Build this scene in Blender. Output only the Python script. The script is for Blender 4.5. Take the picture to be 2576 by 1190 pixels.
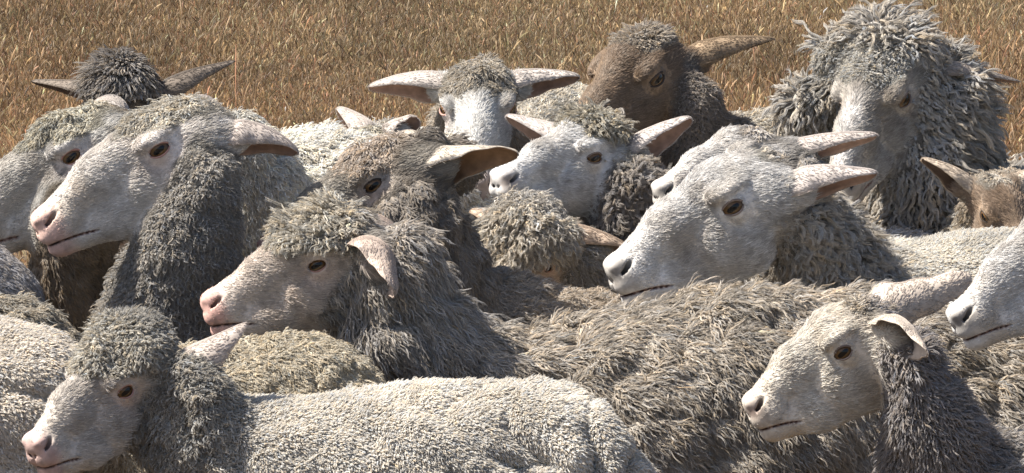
import bpy, math, time
import numpy as np
from mathutils import Matrix, Vector
from concurrent.futures import ThreadPoolExecutor

T0 = time.time()
for o in list(bpy.data.objects):
    bpy.data.objects.remove(o)
scene = bpy.context.scene
COL = scene.collection

# ------------------------------------------------------------------ camera
PITCH = math.radians(7.5)
FOCAL = 16620.0            # in units of the 2576 px wide reference grid
Y0 = 10.0
CAM_H = 0.76 + Y0 * math.tan(PITCH)
cam_data = bpy.data.cameras.new('camera')
cam_data.sensor_width = 36.0
cam_data.lens = 36.0 * FOCAL / 2576.0
cam_data.clip_end = 6000.0
cam = bpy.data.objects.new('camera', cam_data)
cam.location = (0, 0, CAM_H)
cam.rotation_euler = (math.pi / 2 - PITCH, 0, 0)
COL.objects.link(cam)
scene.camera = cam

# ------------------------------------------------------------------ light
SUN_DIR = Vector((-0.56, -0.04, 0.83)).normalized()      # towards the sun
sun_el = math.asin(SUN_DIR.z)
sun_az = math.atan2(SUN_DIR.x, SUN_DIR.y)
world = bpy.data.worlds.new('World')
scene.world = world
world.use_nodes = True
wn = world.node_tree
bg = wn.nodes['Background']
sky = wn.nodes.new('ShaderNodeTexSky')
sky.sky_type = 'NISHITA'
sky.sun_disc = False
sky.sun_elevation = sun_el
sky.sun_rotation = sun_az
wn.links.new(sky.outputs[0], bg.inputs[0])
sky.dust_density = 3.0
bg.inputs[1].default_value = 0.062
sun_data = bpy.data.lights.new('sun', 'SUN')
sun_data.energy = 4.8
sun_data.angle = math.radians(0.5)
sun_data.color = (1.0, 0.94, 0.84)
sun = bpy.data.objects.new('sun', sun_data)
sun.rotation_euler = SUN_DIR.to_track_quat('Z', 'Y').to_euler()
sun.location = (-20, 20, 40)
COL.objects.link(sun)
vs = scene.view_settings
vs.view_transform = 'Standard'
vs.look = 'None'
vs.exposure = 1.55
vs.gamma = 1.0
vs.use_curve_mapping = False
scene.cycles_curves.shape = 'RIBBONS' if hasattr(scene, 'cycles_curves') else None
try:
    scene.cycles.max_bounces = 6
    scene.cycles.diffuse_bounces = 3
    scene.cycles.glossy_bounces = 2
    scene.cycles.transmission_bounces = 2
except Exception:
    pass

# ------------------------------------------------------------------ numpy helpers
def W(u, v, Y):
    """world point at depth Y that stands at (u, v) of the 2576 x 1190 grid"""
    cx = (u - 1288.0) / FOCAL
    cy = -(v - 595.0) / FOCAL
    d = np.array([cx, math.cos(PITCH) + cy * math.sin(PITCH), -math.sin(PITCH) + cy * math.cos(PITCH)])
    return np.array([0, 0, CAM_H]) + d * (Y / d[1])

def project(p):
    q = p - np.array([0, 0, CAM_H])
    f = q[:, 1] * math.cos(PITCH) - q[:, 2] * math.sin(PITCH)
    up = q[:, 1] * math.sin(PITCH) + q[:, 2] * math.cos(PITCH)
    return 1288 + FOCAL * q[:, 0] / f, 595 - FOCAL * up / f

def _hash(i, j, k, s):
    h = (i.astype(np.int64) * 374761393 + j.astype(np.int64) * 668265263 + k.astype(np.int64) * 2147483647 + s * 974634777)
    h = (h ^ (h >> 13)) * 1274126177
    h = h ^ (h >> 16)
    return (h & 0xffff).astype(np.float32) / 65535.0

def noise3(p, scale, seed=0):
    """value noise, -1..1"""
    q = p * scale
    f0 = np.floor(q)
    t = (q - f0)
    t = t * t * (3 - 2 * t)
    i, j, k = (f0[:, a].astype(np.int64) for a in range(3))
    r = 0
    for a in (0, 1):
        wa = t[:, 0] if a else 1 - t[:, 0]
        for b in (0, 1):
            wb = t[:, 1] if b else 1 - t[:, 1]
            for c in (0, 1):
                wc = t[:, 2] if c else 1 - t[:, 2]
                r = r + wa * wb * wc * _hash(i + a, j + b, k + c, seed)
    return (r * 2 - 1)

def sstep(a, b, x):
    t = np.clip((x - a) / (b - a), 0, 1)
    return t * t * (3 - 2 * t)

def norm(v):
    return v / np.maximum(np.linalg.norm(v, axis=-1, keepdims=True), 1e-9)

def smin(a, b, k):
    h = np.clip(0.5 + 0.5 * (b - a) / k, 0, 1)
    return b + (a - b) * h - k * h * (1 - h)

def smax(a, b, k):
    return -smin(-a, -b, k)

def ell(X, Y, Z, c, r):
    x, y, z = (X - c[0]) / r[0], (Y - c[1]) / r[1], (Z - c[2]) / r[2]
    k0 = np.sqrt(x * x + y * y + z * z)
    x, y, z = x / r[0], y / r[1], z / r[2]
    k1 = np.sqrt(x * x + y * y + z * z)
    return k0 * (k0 - 1.0) / np.maximum(k1, 1e-6)

def cone(X, Y, Z, a, b, ra, rb, ys=1.0):
    ax, ay, az = a
    bx, by, bz = b[0] - ax, (b[1] - ay) / ys, b[2] - az
    px, py, pz = X - ax, (Y - ay) / ys, Z - az
    h = np.clip((px * bx + py * by + pz * bz) / (bx * bx + by * by + bz * bz), 0, 1)
    dx, dy, dz = px - h * bx, py - h * by, pz - h * bz
    return (np.sqrt(dx * dx + dy * dy + dz * dz) - (ra + (rb - ra) * h)) * min(ys, 1.0)

EYE = np.array([0.25, 0.150, 0.01])        # left eyeball centre in head units (head length = 1)
EYE_R = 0.073
EYE_AX = norm(np.array([0.22, 0.95, 0.10]))

def head_sdf(X, Y, Z, rom, plump, tk=None, crz=.195):
    """a sheep's head: x runs from the poll to the nose, z up, mirrored in y"""
    A = np.abs(Y)
    d = ell(X, Y, Z, (0.13, 0, 0.0), (0.27, 0.195, crz))
    if tk:
        d = smin(d, ell(X, Y, Z, (tk[0], 0, tk[1]), tk[2:]), .07)
    d = smin(d, cone(X, Y, Z, (0.28, 0, 0.05 + rom * .3), (0.60, 0, 0.02 + rom), 0.155, 0.122, .82), .10)
    d = smin(d, cone(X, Y, Z, (0.58, 0, 0.02 + rom), (0.90, 0, -0.035), 0.122, 0.093, .84), .06)
    d = smin(d, cone(X, Y, Z, (0.24, 0, -0.215), (0.60, 0, -0.20), 0.155 * plump, 0.118, .86), .09)
    d = smin(d, cone(X, Y, Z, (0.58, 0, -0.20), (0.92, 0, -0.165), 0.118, 0.078, .95), .06)
    d = smin(d, ell(X, A, Z, (0.30, 0.105, -0.13), (0.20, 0.075, 0.13)), .07)       # cheek
    d = smin(d, ell(X, A, Z, (0.89, 0.046, -0.075), (0.12, 0.064, 0.085)), .04)      # muzzle
    d = smin(d, ell(X, Y, Z, (0.955, 0, -0.015), (0.065, 0.075, 0.058)), .04)       # nose pad
    d = smin(d, ell(X, A, Z, (0.968, 0.034, -0.092), (0.060, 0.054, 0.046)), .025)   # upper lip
    d = smin(d, ell(X, Y, Z, (0.945, 0, -0.178), (0.070, 0.068, 0.050)), .03)       # chin
    d = smin(d, ell(X, A, Z, (0.250, 0.160, 0.098 - (.195 - crz) * .4), (0.125, 0.062, 0.040)), .035)      # brow
    e = EYE
    d = smin(d, np.sqrt((X - e[0])**2 + (A - e[1])**2 + (Z - e[2])**2) - 0.078, .040)
    d = smax(d, -cone(X, A, Z, (0.345, 0.205, -0.014), (0.42, 0.168, -0.050), 0.012, 0.006), .03)   # tear groove
    ex = e + EYE_AX * 0.062
    d = smax(d, -ell(X, A, Z, ex, (0.060, 0.055, 0.032)), .012)                                      # lid opening
    d = smin(d, ell(X, A, Z, (0.945, 0.050, 0.012), (0.062, 0.034, 0.028)), .022)
    d = smax(d, -cone(X, A, Z, (1.015, 0.020, -0.062), (0.955, 0.068, -0.036), 0.010, 0.017), .008)
    d = smax(d, -cone(X, A, Z, (0.955, 0.070, -0.034), (0.875, 0.092, 0.012), 0.019, 0.010), .010)   # nostril
    d = smax(d, -cone(X, Y, Z, (1.05, 0, -0.02), (1.03, 0, -0.09), 0.012, 0.012), .012)              # philtrum
    # mouth slit, a thin bent sheet around the muzzle
    zc = -0.140 - 0.062 * np.clip((0.98 - X) / 0.25, 0, 1) ** 1.4
    sl = np.maximum(np.abs(Z - zc) - 0.003, 0.735 - X)
    sl = np.maximum(sl, -(d + 0.032))
    d = smax(d, -sl, .010)
    return d

def surface_nets(F, xs, ys, zs):
    nx, ny, nz = F.shape
    S = F < 0
    cnt = np.zeros((nx - 1, ny - 1, nz - 1), np.int8)
    for a in (0, 1):
        for b in (0, 1):
            for c in (0, 1):
                cnt += S[a:nx - 1 + a, b:ny - 1 + b, c:nz - 1 + c]
    act = (cnt > 0) & (cnt < 8)
    I, J, K = np.nonzero(act)
    idx = np.full(act.shape, -1, np.int64)
    idx[I, J, K] = np.arange(len(I))
    acc = np.zeros((len(I), 3)); n = np.zeros(len(I))
    corners = [(a, b, c) for a in (0, 1) for b in (0, 1) for c in (0, 1)]
    for p in corners:
        for ax in range(3):
            if p[ax]:
                continue
            q = list(p); q[ax] = 1
            f0 = F[I + p[0], J + p[1], K + p[2]]; f1 = F[I + q[0], J + q[1], K + q[2]]
            m = (f0 < 0) != (f1 < 0)
            t = np.where(m, f0 / np.where(m, f0 - f1, 1), 0)
            P0 = np.stack([xs[I + p[0]], ys[J + p[1]], zs[K + p[2]]], 1)
            P1 = np.stack([xs[I + q[0]], ys[J + q[1]], zs[K + q[2]]], 1)
            acc += np.where(m[:, None], P0 + (P1 - P0) * t[:, None], 0)
            n += m
    V = acc / n[:, None]
    quads = []
    for ax in range(3):
        s0 = [slice(None)] * 3; s1 = [slice(None)] * 3
        s0[ax] = slice(0, -1); s1[ax] = slice(1, None)
        A, B = S[tuple(s0)], S[tuple(s1)]
        ch = np.argwhere(A != B)
        o1, o2 = [(1, 2), (2, 0), (0, 1)][ax]
        ok = (ch[:, o1] > 0) & (ch[:, o2] > 0) & (ch[:, o1] < F.shape[o1] - 1) & (ch[:, o2] < F.shape[o2] - 1)
        ch = ch[ok]
        def at(d1, d2):
            c = ch.copy(); c[:, o1] += d1; c[:, o2] += d2
            return idx[c[:, 0], c[:, 1], c[:, 2]]
        q = np.stack([at(-1, -1), at(0, -1), at(0, 0), at(-1, 0)], 1)
        inside = A[ch[:, 0], ch[:, 1], ch[:, 2]]
        q[~inside] = q[~inside][:, ::-1]
        quads.append(q)
    Q = np.concatenate(quads)
    return V, Q[(Q >= 0).all(1)]

def axis(lo, hi, flo, fhi, fine, coarse):
    out = [np.arange(flo, fhi, fine)]
    for sgn, start, end in ((-1, flo, lo), (1, out[0][-1], hi)):
        x, h, l = start, fine, []
        while (x - end) * sgn < 0:
            h = min(h * 1.35, coarse)
            x += sgn * h
            l.append(x)
        out = ([np.array(l[::-1])] + out) if sgn < 0 else (out + [np.array(l)])
    return np.concatenate(out).astype(np.float32)

def normals_of(V, Q):
    n = np.zeros_like(V)
    fn = np.cross(V[Q[:, 2]] - V[Q[:, 0]], V[Q[:, 3]] - V[Q[:, 1]])
    for k in range(4):
        np.add.at(n, Q[:, k], fn)
    return norm(n)

# ------------------------------------------------------------------ head pose from the outline
def head_frame(yaw, pitch, roll):
    y, p, r = map(math.radians, (yaw, pitch, roll))
    f = np.array([-math.cos(y) * math.cos(p), -math.sin(y) * math.cos(p), -math.sin(p)])
    l = np.array([math.sin(y), -math.cos(y), 0.0])
    u = np.cross(f, l)
    l2 = l * math.cos(r) + u * math.sin(r)
    return np.stack([f, l2, np.cross(f, l2)], 1)

def fit_pose(nose, eye, yaw, Y, side=1, roll=0, th=1.0):
    e = EYE + EYE_AX * 0.06
    e = np.array([e[0], e[1] * side, e[2]])
    e = e * [1, th, th]
    nv = np.array([1.01, 0, -0.03 * th]) - e
    tgt = np.array([nose[0] - eye[0], -(nose[1] - eye[1])]) * Y / FOCAL
    best = None
    for pit in np.arange(-30, 85, 0.25):
        w = head_frame(yaw, pit, roll) @ nv
        im = np.array([w[0], w[2] * math.cos(PITCH) + w[1] * math.sin(PITCH)])
        c = im @ tgt / (np.linalg.norm(im) * np.linalg.norm(tgt))
        if best is None or c > best[0]:
            best = (c, pit, np.linalg.norm(tgt) / np.linalg.norm(im))
    _, pit, L = best
    M = head_frame(yaw, pit, roll)
    O = W(eye[0], eye[1], Y) - L * (M @ e)
    return O, M, L, pit

# ------------------------------------------------------------------ the flock
# fleece kinds: len, spacing, strands, lift, lay, grav, curl amplitude, waves, clump, radius, jitter  (metres)
FLEECE = {
    'short': dict(bv=.05, len=.0085, sp=.0019, n=3, lift=1.0, lay=.65, grav=.1, amp=.0007, wav=1.0, clump=.30, r=.00042, lump=.005, ls=26, crease=.004),
    'curl':  dict(bv=.17, len=.0135, sp=.0026, n=4, lift=.95, lay=.50, grav=.3, amp=.0019, wav=1.4, clump=.85, r=.00034, lump=.010, ls=36, crease=.008),
    'crimp': dict(bv=.18, len=.017, sp=.0028, n=4, lift=.70, lay=.85, grav=.5, amp=.0015, wav=1.7, clump=.90, r=.00036, lump=.011, ls=30, crease=.010),
    'lock':  dict(bv=.21, len=.031, sp=.0033, n=5, lift=.48, lay=1.0, grav=.55, amp=.0017, wav=1.8, clump=.93, r=.00034, lump=.014, ls=22, crease=.017),
    'tuft':  dict(bv=.20, len=.028, sp=.0035, n=5, lift=.85, lay=.65, grav=.25, amp=.0028, wav=1.8, clump=.93, r=.00036, lump=.013, ls=28, crease=.010),
    'lump':  dict(bv=.14, len=.028, sp=.0060, n=10, lift=.95, lay=.5, grav=.3, amp=.0045, wav=1.4, clump=.75, r=.00042, lump=.022, ls=30, crease=.016),
    'mane':  dict(bv=.15, len=.042, sp=.0060, n=12, lift=1.0, lay=.55, grav=.3, amp=.0030, wav=1.7, clump=.80, r=.00044, lump=.026, ls=17, crease=.024),
    'brush': dict(bv=.14, len=.017, sp=.0031, n=5, lift=.9, lay=.5, grav=.1, amp=.0014, wav=1.0, clump=.7, r=.00036, lump=.005, ls=22, crease=.004),
    'hair':  dict(bv=.13, len=.013, sp=.0028, n=5, lift=.4, lay=1.0, grav=.3, amp=.0010, wav=1.0, clump=.6, r=.00036, lump=.003, ls=22, crease=.002),
}
WHITE = (.60, .58, .55); CREAM = (.56, .52, .44); TAN = (.43, .37, .28); GREY = (.40, .37, .32)
PINK = (.52, .30, .26); DARKNOSE = (.10, .085, .08); BROWN = (.26, .20, .145)

FLOCK = [
 dict(id='A', etip=.35, th=1.32, coarse=0.032, label='small cream lamb in front with tight curly topknot and long folded back', yaw=40, d=-.95, nose=(80, 1135), eye=(318, 985),
      ear=(617, 812, .03), ear2=None, ew=1.5, ebx=-.06, ebz=-.14, eby=.2, eo=(.3, .25, -.9), inner=(.5, .42, .37), tk=(.0, .10, .34, .27, .215), cap=.46, cheek=.40, eyel=.10, face=(.55, .52, .49), nosec=(.40, .27, .25), wool=(.62, .585, .515), neckc=(.33, .31, .27), pollc=(.47, .44, .37), poll='curl', body='short', neckt='curl', folds=1,  # neckc is darkened: the shade on the neck is put into its colour
      neck=[(480, 1000, -.90, 90), (510, 1130, -.87, 150)], spine=[(740, 1030, -.84, .15), (1080, 1000, -.84, .155), (1385, 975, -.84, .15)]),
 dict(id='B', th=1.34, label='smooth white faced sheep with short folded ear in the lower right corner', yaw=8, d=-.95, nose=(1882, 1040), eye=(2122, 888),
      ear=(2330, 880, -.11), ear2=(2440, 690, .06), ew=1.25, inner=(.42, .36, .31), ecurl=(230, 200, 150, 100), ebx=-.06, ebz=.0, eby=.2, eo=(-.85, -.12, -.5), eo2=(.1, .97, -.2), ecurl2=(225, 160, 120, 90), ew2=1.25, etip=.6, cap=.10, cheek=.16, eyel=-.02, face=(.63, .595, .54), nosec=(.20, .13, .11), wool=(.40, .37, .33), neckc=(.30, .27, .25), pollc=(.46, .41, .33), poll='brush', body='crimp', neckt='brush',
      neck=[(2290, 925, -.93, 78), (2340, 1060, -.9, 120), (2390, 1220, -.85, 165)], spine=[(2680, 1120, -.8, .16), (3000, 1110, -.75, .17)]),
 dict(id='C', th=1.12, coarse=0.045, label='shaggy grey brown sheep with long wavy locks in the middle of the flock', yaw=6, d=-.3, nose=(505, 775), eye=(797, 668),
      ear=(985, 722, -.12), ear2=None, ew=1.5, inner=(.40, .32, .27), ebx=-.07, ebz=-.02, eby=.22, eo=(-.85, -.12, -.5), ecurl=(230, 200, 150, 100), tk=(.2, .10, .33, .24, .2), cap=.50, cheek=.38, eyel=.06, face=(.54, .48, .43), nosec=PINK, wool=(.42, .37, .30), neckc=(.38, .345, .30), pollc=(.47, .43, .35), poll='tuft', body='lock', neckt='lock',
      neck=[(990, 670, -.26, 92), (1000, 820, -.23, 150), (1080, 960, -.2, 190)], spine=[(1290, 875, -.15, .165), (1600, 825, -.15, .19), (1900, 762, -.12, .2), (2200, 770, -.08, .19), (2480, 820, -.06, .19)]),
 dict(id='D', crz=.15, th=1.0, polllen=.017, coarse=0.05, label='big white faced sheep with pink nose and brown neck standing at the left', yaw=14, d=.1, nose=(85, 575), eye=(400, 378),
      ear=(750, 372, .04), ear2=None, ew=1.0, edroop=.03, ebz=-.10, cap=.42, cheek=.26, eyel=.0, face=(.60, .57, .54), nosec=(.56, .36, .31), wool=(.30, .26, .21), neckc=(.36, .335, .295), pollc=(.48, .445, .37), poll='crimp', body='crimp', neckt='curl',
      neck=[(505, 460, .13, 80), (472, 600, .15, 122), (430, 755, .2, 138), (440, 900, .25, 200)], spine=[(640, 770, .35, .18), (900, 745, .5, .18)]),
 dict(id='E', crz=.16, fine=.0125, th=1.1, label='white faced sheep cut by the left edge, behind the pink nosed sheep', yaw=14, d=.33, nose=(-110, 590), eye=(180, 396),
      ear=(430, 330, .05), ear2=None, cap=.52, cheek=.2, eyel=.02, polllen=.015, face=(.50, .49, .47), nosec=(.4, .3, .27), wool=(.30, .24, .17), neckc=(.26, .205, .145), pollc=(.45, .42, .33), poll='crimp', body='crimp', neckt='hair',
      neck=[(190, 560, .36, 105), (175, 720, .4, 100), (200, 870, .45, 140)], spine=[(330, 830, .6, .17), (600, 800, .75, .17)]),
 dict(id='F', etip=.6, fine=.0125, th=1.15, label='dark brown sheep with bushy grey topknot farthest back at the left', yaw=52, d=1.2, nose=(160, 430), eye=(335, 292),
      ear=(590, 153, .1), ear2=(82, 205, .1), ew=1.0, tk=(.05, .10, .30, .24, .27), cap=.34, cheek=.15, eyel=-.04, face=(.085, .07, .058), nosec=DARKNOSE, wool=(.24, .2, .16), neckc=(.14, .115, .095), pollc=(.30, .27, .235), earc=(.14, .115, .095), poll='brush', polllen=.026, body='crimp', neckt='hair',
      neck=[(390, 330, 1.3, 90), (430, 450, 1.35, 120)], spine=[(520, 360, 1.45, .16), (560, 330, 1.9, .17)]),
 dict(id='G', label='sheep looking straight at the camera with pale blaze and both ears out', yaw=88, d=1.0, nose=(1192, 480), eye=(1292, 272),
      ear=(1455, 195, .02), ear2=(930, 222, .02), ew=.9, eo=(-.1, -.5, -.8), eo2=(.1, -.5, -.8), cap=.37, cheek=.12, eyel=.18, face=(.58, .57, .55), nosec=(.3, .24, .22), wool=(.5, .46, .38), neckc=(.4, .35, .28), pollc=(.36, .32, .255), poll='crimp', polllen=.014, body='crimp', neckt='crimp',
      neck=[(1190, 330, 1.2, 90), (1200, 430, 1.3, 130)], spine=[(1240, 330, 1.45, .17), (1370, 212, 2.0, .17)]),
 dict(id='H', etip=.6, th=1.0, ebz=-.11, label='brown faced sheep with pale woolly crown and one long raised ear', yaw=55, d=1.2, nose=(1425, 405), eye=(1655, 200),
      ear=(1942, 98, .12), ear2=(1560, 150, .12), ew=.95, cap=.22, cheek=.12, eyel=-.05, face=(.255, .187, .132), nosec=(.04, .035, .03), wool=(.5, .46, .38), neckc=(.26, .22, .18), pollc=(.44, .38, .30), earc=(.24, .175, .115), poll='brush', body='crimp', neckt='curl',
      neck=[(1735, 260, 1.27, 55), (1750, 350, 1.3, 75)], spine=[(1900, 312, 1.5, .13), (2060, 305, 1.7, .14)]),
 dict(id='I', th=1.15, ebz=-.08, label='white faced sheep with dark nostril and ragged fringe, middle of the picture', yaw=42, d=.75, nose=(1247, 458), eye=(1498, 398),
      ear=(1735, 295, .0), ear2=(1276, 290, .03), ew=1.1, tk=(.08, .12, .22, .18, .14), cap=.28, cheek=.0, eyel=-.08, face=(.60, .59, .58), nosec=(.16, .12, .11), wool=(.4, .36, .3), neckc=(.27, .24, .21), pollc=(.46, .42, .33), poll='tuft', body='lump', neckt='lump',
      neck=[(1565, 480, .8, 85), (1590, 580, .83, 110)], spine=[(1740, 500, .95, .16), (2000, 490, 1.1, .17)]),
 dict(id='J', label='pale fluffy sheep mostly hidden behind the pink nosed sheep', yaw=8, d=.52, nose=(215, 560), eye=(490, 410), hid=1,
      ear=(700, 400, .1), ear2=(505, 274, .08), cap=.3, cheek=.1, eyel=.0, face=WHITE, nosec=PINK, wool=(.68, .65, .57), neckc=(.66, .63, .55), pollc=(.55, .52, .45), poll='brush', body='crimp', neckt='crimp',
      neck=[(610, 370, .55, 75), (660, 470, .58, 95), (690, 590, .62, 120)], spine=[(800, 345, .78, .14), (1050, 350, .9, .14)]),
 dict(id='K', th=1.0, label='dirty faced sheep with amber eye and brown ear behind the shaggy one', yaw=12, d=.15, nose=(655, 640), eye=(940, 468),
      ear=(1302, 388, -.02), ear2=None, ew=1.2, eo=(-.1, -.6, -.75), ecurl=(250, 225, 160, 90), cap=.45, cheek=.12, eyel=.16, face=(.33, .30, .26), mud=1.3, nosec=PINK, wool=(.40, .34, .265), neckc=(.25, .215, .175), pollc=(.43, .36, .285), earc=(.46, .41, .35), inner=(.28, .17, .10), poll='crimp', body='crimp', neckt='hair',
      neck=[(1040, 560, .17, 105), (1095, 690, .2, 125), (1130, 830, .22, 150)], blobs=[(1150, 412, .30, 62)], spine=[(1270, 716, .26, .14), (1490, 775, .4, .15), (1700, 780, .6, .15)]),
 dict(id='L', label='small eared sheep seen only by its woolly crown behind dirty faced sheep', yaw=50, d=.78, nose=(790, 520), eye=(950, 400), hid=1,
      ear=(1040, 292, .0), ear2=(850, 272, .03), ew=1.6, cap=.38, cheek=.1, eyel=.0, face=WHITE, nosec=PINK, wool=GREY, neckc=GREY, pollc=(.45, .42, .34), poll='crimp', body='crimp', neckt='crimp',
      neck=[(970, 400, .9, 80), (985, 500, .95, 110)], spine=[(1000, 400, 1.1, .14), (1020, 380, 1.5, .14)]),
 dict(id='M', fine=.0125, th=1.2, label='low lamb whose round woolly crown and one eye show below the white muzzles', yaw=58, d=.62, nose=(1262, 874), eye=(1383, 670), 
      ear=(1575, 620, .0), ear2=None, ew=1.3, polllen=.026, tk=(-.02, .12, .31, .27, .25), cap=.47, cheek=.1, eyel=.02, face=(.5, .42, .34), nosec=PINK, wool=GREY, neckc=GREY, pollc=(.51, .465, .385), poll='tuft', body='crimp', neckt='crimp',
      neck=[(1430, 660, .7, 90), (1460, 760, .75, 120)], blobs=[(1375, 600, .64, 72)], spine=[(1560, 740, .85, .14), (1800, 740, .95, .14)]),
 dict(id='N', th=1.18, coarse=0.05, label='clean white sheep with grey nostril resting its muzzle over the shaggy back', yaw=16, d=.12, nose=(1533, 695), eye=(1845, 523),
      ear=(2203, 437, .02), ear2=None, ew=.95, cap=.02, cheek=.06, eyel=-.12, face=(.60, .585, .57), nosec=(.12, .11, .105), wool=(.58, .55, .48), neckc=(.46, .42, .36), pollc=(.58, .55, .48), poll='hair', body='short', neckt='lump',
      neck=[(2010, 560, .27, 85), (2060, 640, .33, 115), (2090, 760, .38, 165)], spine=[(2250, 635, .48, .16), (2500, 618, .58, .17), (2800, 600, .62, .17)]),
 dict(id='P', fine=.0125, th=1.25, label='white sheep half hidden behind the clean white one, ear pointing right', yaw=24, d=.62, nose=(1648, 488), eye=(1875, 408),
      ear=(2205, 340, .03), ear2=None, ew=1.1, cap=.22, cheek=.05, eyel=-.08, face=(.58, .56, .54), nosec=(.12, .11, .10), wool=WHITE, neckc=(.4, .37, .33), pollc=(.50, .455, .40), poll='hair', body='crimp', neckt='hair',
      neck=[(2000, 450, .68, 80), (2030, 560, .74, 105)], spine=[(2130, 610, .85, .14), (2300, 600, 1.0, .14)]),
 dict(id='Q', etip=.5, blaze=.9, mud=1.6, th=1.15, label='old ram with huge shaggy mane and narrow pale ear tip at the top right', yaw=58, d=.95, nose=(2095, 485), eye=(2278, 252),
      ear=(2566, 203, .08), ear2=None, ew=.7, cap=.34, cheek=.08, eyel=-.04, face=(.42, .395, .365), nosec=DARKNOSE, wool=(.44, .405, .35), neckc=(.43, .395, .34), pollc=(.44, .42, .37), poll='curl', body='mane', neckt='mane',
      neck=[(2310, 300, 1.06, 105), (2310, 430, 1.06, 115), (2340, 580, 1.1, 160)],
      blobs=[(2100, 150, 1.08, 42), (2215, 130, 1.12, 52), (2320, 160, 1.12, 62), (2385, 250, 1.12, 68), (2410, 360, 1.12, 75), (2385, 460, 1.12, 75), (2030, 270, 1.12, 50)], spine=[(2480, 470, 1.3, .17), (2650, 470, 1.5, .18)]),
 dict(id='R', fine=.0125, th=1.0, label='brown faced sheep peering over the white back near the right edge', yaw=118, d=.66, nose=(2600, 720), eye=(2475, 545), side=-1,
      ear=(2660, 420, .1), ear2=(2320, 400, .0), ew=1.0, cap=.12, cheek=.10, eyel=-.02, face=(.30, .225, .165), nosec=DARKNOSE, wool=(.5, .455, .37), neckc=(.4, .34, .26), pollc=(.47, .42, .34), earc=(.42, .35, .28), poll='hair', body='crimp', neckt='crimp',
      neck=[(2530, 540, .8, 100), (2540, 640, .85, 130)], spine=[(2590, 450, 1.0, .16), (2660, 440, 1.4, .17)]),
 dict(id='S', th=1.08, label='white muzzle with dark nostril entering from the right edge', yaw=14, d=-.36, nose=(2398, 815), eye=(2680, 625),
      ear=(2960, 540, .05), ear2=None, cap=.2, cheek=.1, eyel=-.05, face=(.60, .585, .57), nosec=(.08, .07, .065), wool=CREAM, neckc=TAN, pollc=CREAM, poll='crimp', body='crimp', neckt='crimp',
      neck=[(2800, 720, -.33, 120), (2860, 880, -.3, 160)], spine=[(3060, 800, -.25, .17), (3300, 790, -.25, .18)]),
 dict(id='U', coarse=0.05, label='pale cream rump cut by the left edge, behind the small lamb', yaw=0, d=-.58, nose=(-1020, 960), eye=(-780, 830), hid=1,
      ear=(-560, 780, .05), ear2=None, cap=.3, cheek=.2, eyel=0, face=WHITE, nosec=PINK, wool=(.64, .59, .51), neckc=CREAM, pollc=CREAM, poll='crimp', body='short', neckt='crimp', folds=.5,
      neck=[(-640, 850, -.58, 110), (-560, 960, -.58, 150)], spine=[(-420, 820, -.58, .16), (-150, 812, -.58, .155), (20, 822, -.58, .14)]),
 dict(id='V', coarse=0.05, label='tan woolly rump between the curly lamb and the shaggy grey sheep', yaw=5, d=-.6, nose=(200, 1250), eye=(330, 1085), hid=1,
      ear=(480, 1120, .05), ear2=None, cap=.3, cheek=.2, eyel=0, face=WHITE, nosec=PINK, wool=(.46, .405, .30), neckc=TAN, pollc=TAN, poll='crimp', body='crimp', neckt='crimp', blen=.6, folds=.6,
      neck=[(380, 1100, -.55, 110)], spine=[(480, 880, -.52, .15), (745, 850, -.52, .148)]),
 dict(id='W', label='grey woolly back at the left edge above the pale cream rump', yaw=0, d=-.2, nose=(-800, 900), eye=(-560, 760), hid=1,
      ear=(-380, 700, .05), ear2=None, cap=.3, cheek=.2, eyel=0, face=WHITE, nosec=PINK, wool=(.36, .32, .25), neckc=GREY, pollc=GREY, poll='crimp', body='crimp', neckt='crimp',
      neck=[(-440, 800, -.2, 100)], spine=[(-300, 770, -.18, .14), (10, 768, -.18, .13)]),
 dict(id='X', label='bluish grey rump low at the left edge under the brown neck', yaw=0, d=.1, nose=(-1000, 800), eye=(-760, 660), hid=1,
      ear=(-560, 600, .05), ear2=None, cap=.3, cheek=.2, eyel=0, face=GREY, nosec=DARKNOSE, wool=(.33, .31, .30), neckc=GREY, pollc=GREY, poll='crimp', body='hair', neckt='crimp',
      neck=[(-620, 700, .1, 100)], spine=[(-450, 600, .1, .15), (-125, 603, .1, .15)]),
]

def px(Y):
    return Y / FOCAL

def tube_ring(C, A, U, R, n=40, k=8):
    """almond lid around the eye: centre C, outward axis A, up U"""
    S = np.cross(U, A)
    V = []; Qs = []
    for i in range(n):
        a = 2 * math.pi * i / n
        x = 0.064 * math.cos(a)
        z = math.sin(a) * (0.036 if math.sin(a) > 0 else 0.032) * (1 - .35 * abs(math.cos(a)) ** 3)
        r2 = x * x + z * z
        depth = math.sqrt(max(R * R - r2, 0.0001))
        p = C + S * x + U * z + A * (depth + .004)
        rad = norm((S * x + U * z))
        w = 0.0075 if math.sin(a) > 0 else 0.0055
        for j in range(k):
            b = 2 * math.pi * j / k
            V.append(p + (rad * math.cos(b) + A * math.sin(b) * .8) * w)
    for i in range(n):
        for j in range(k):
            Qs.append((i * k + j, i * k + (j + 1) % k, ((i + 1) % n) * k + (j + 1) % k, ((i + 1) % n) * k + j))
    return np.array(V), np.array(Qs)

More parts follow.
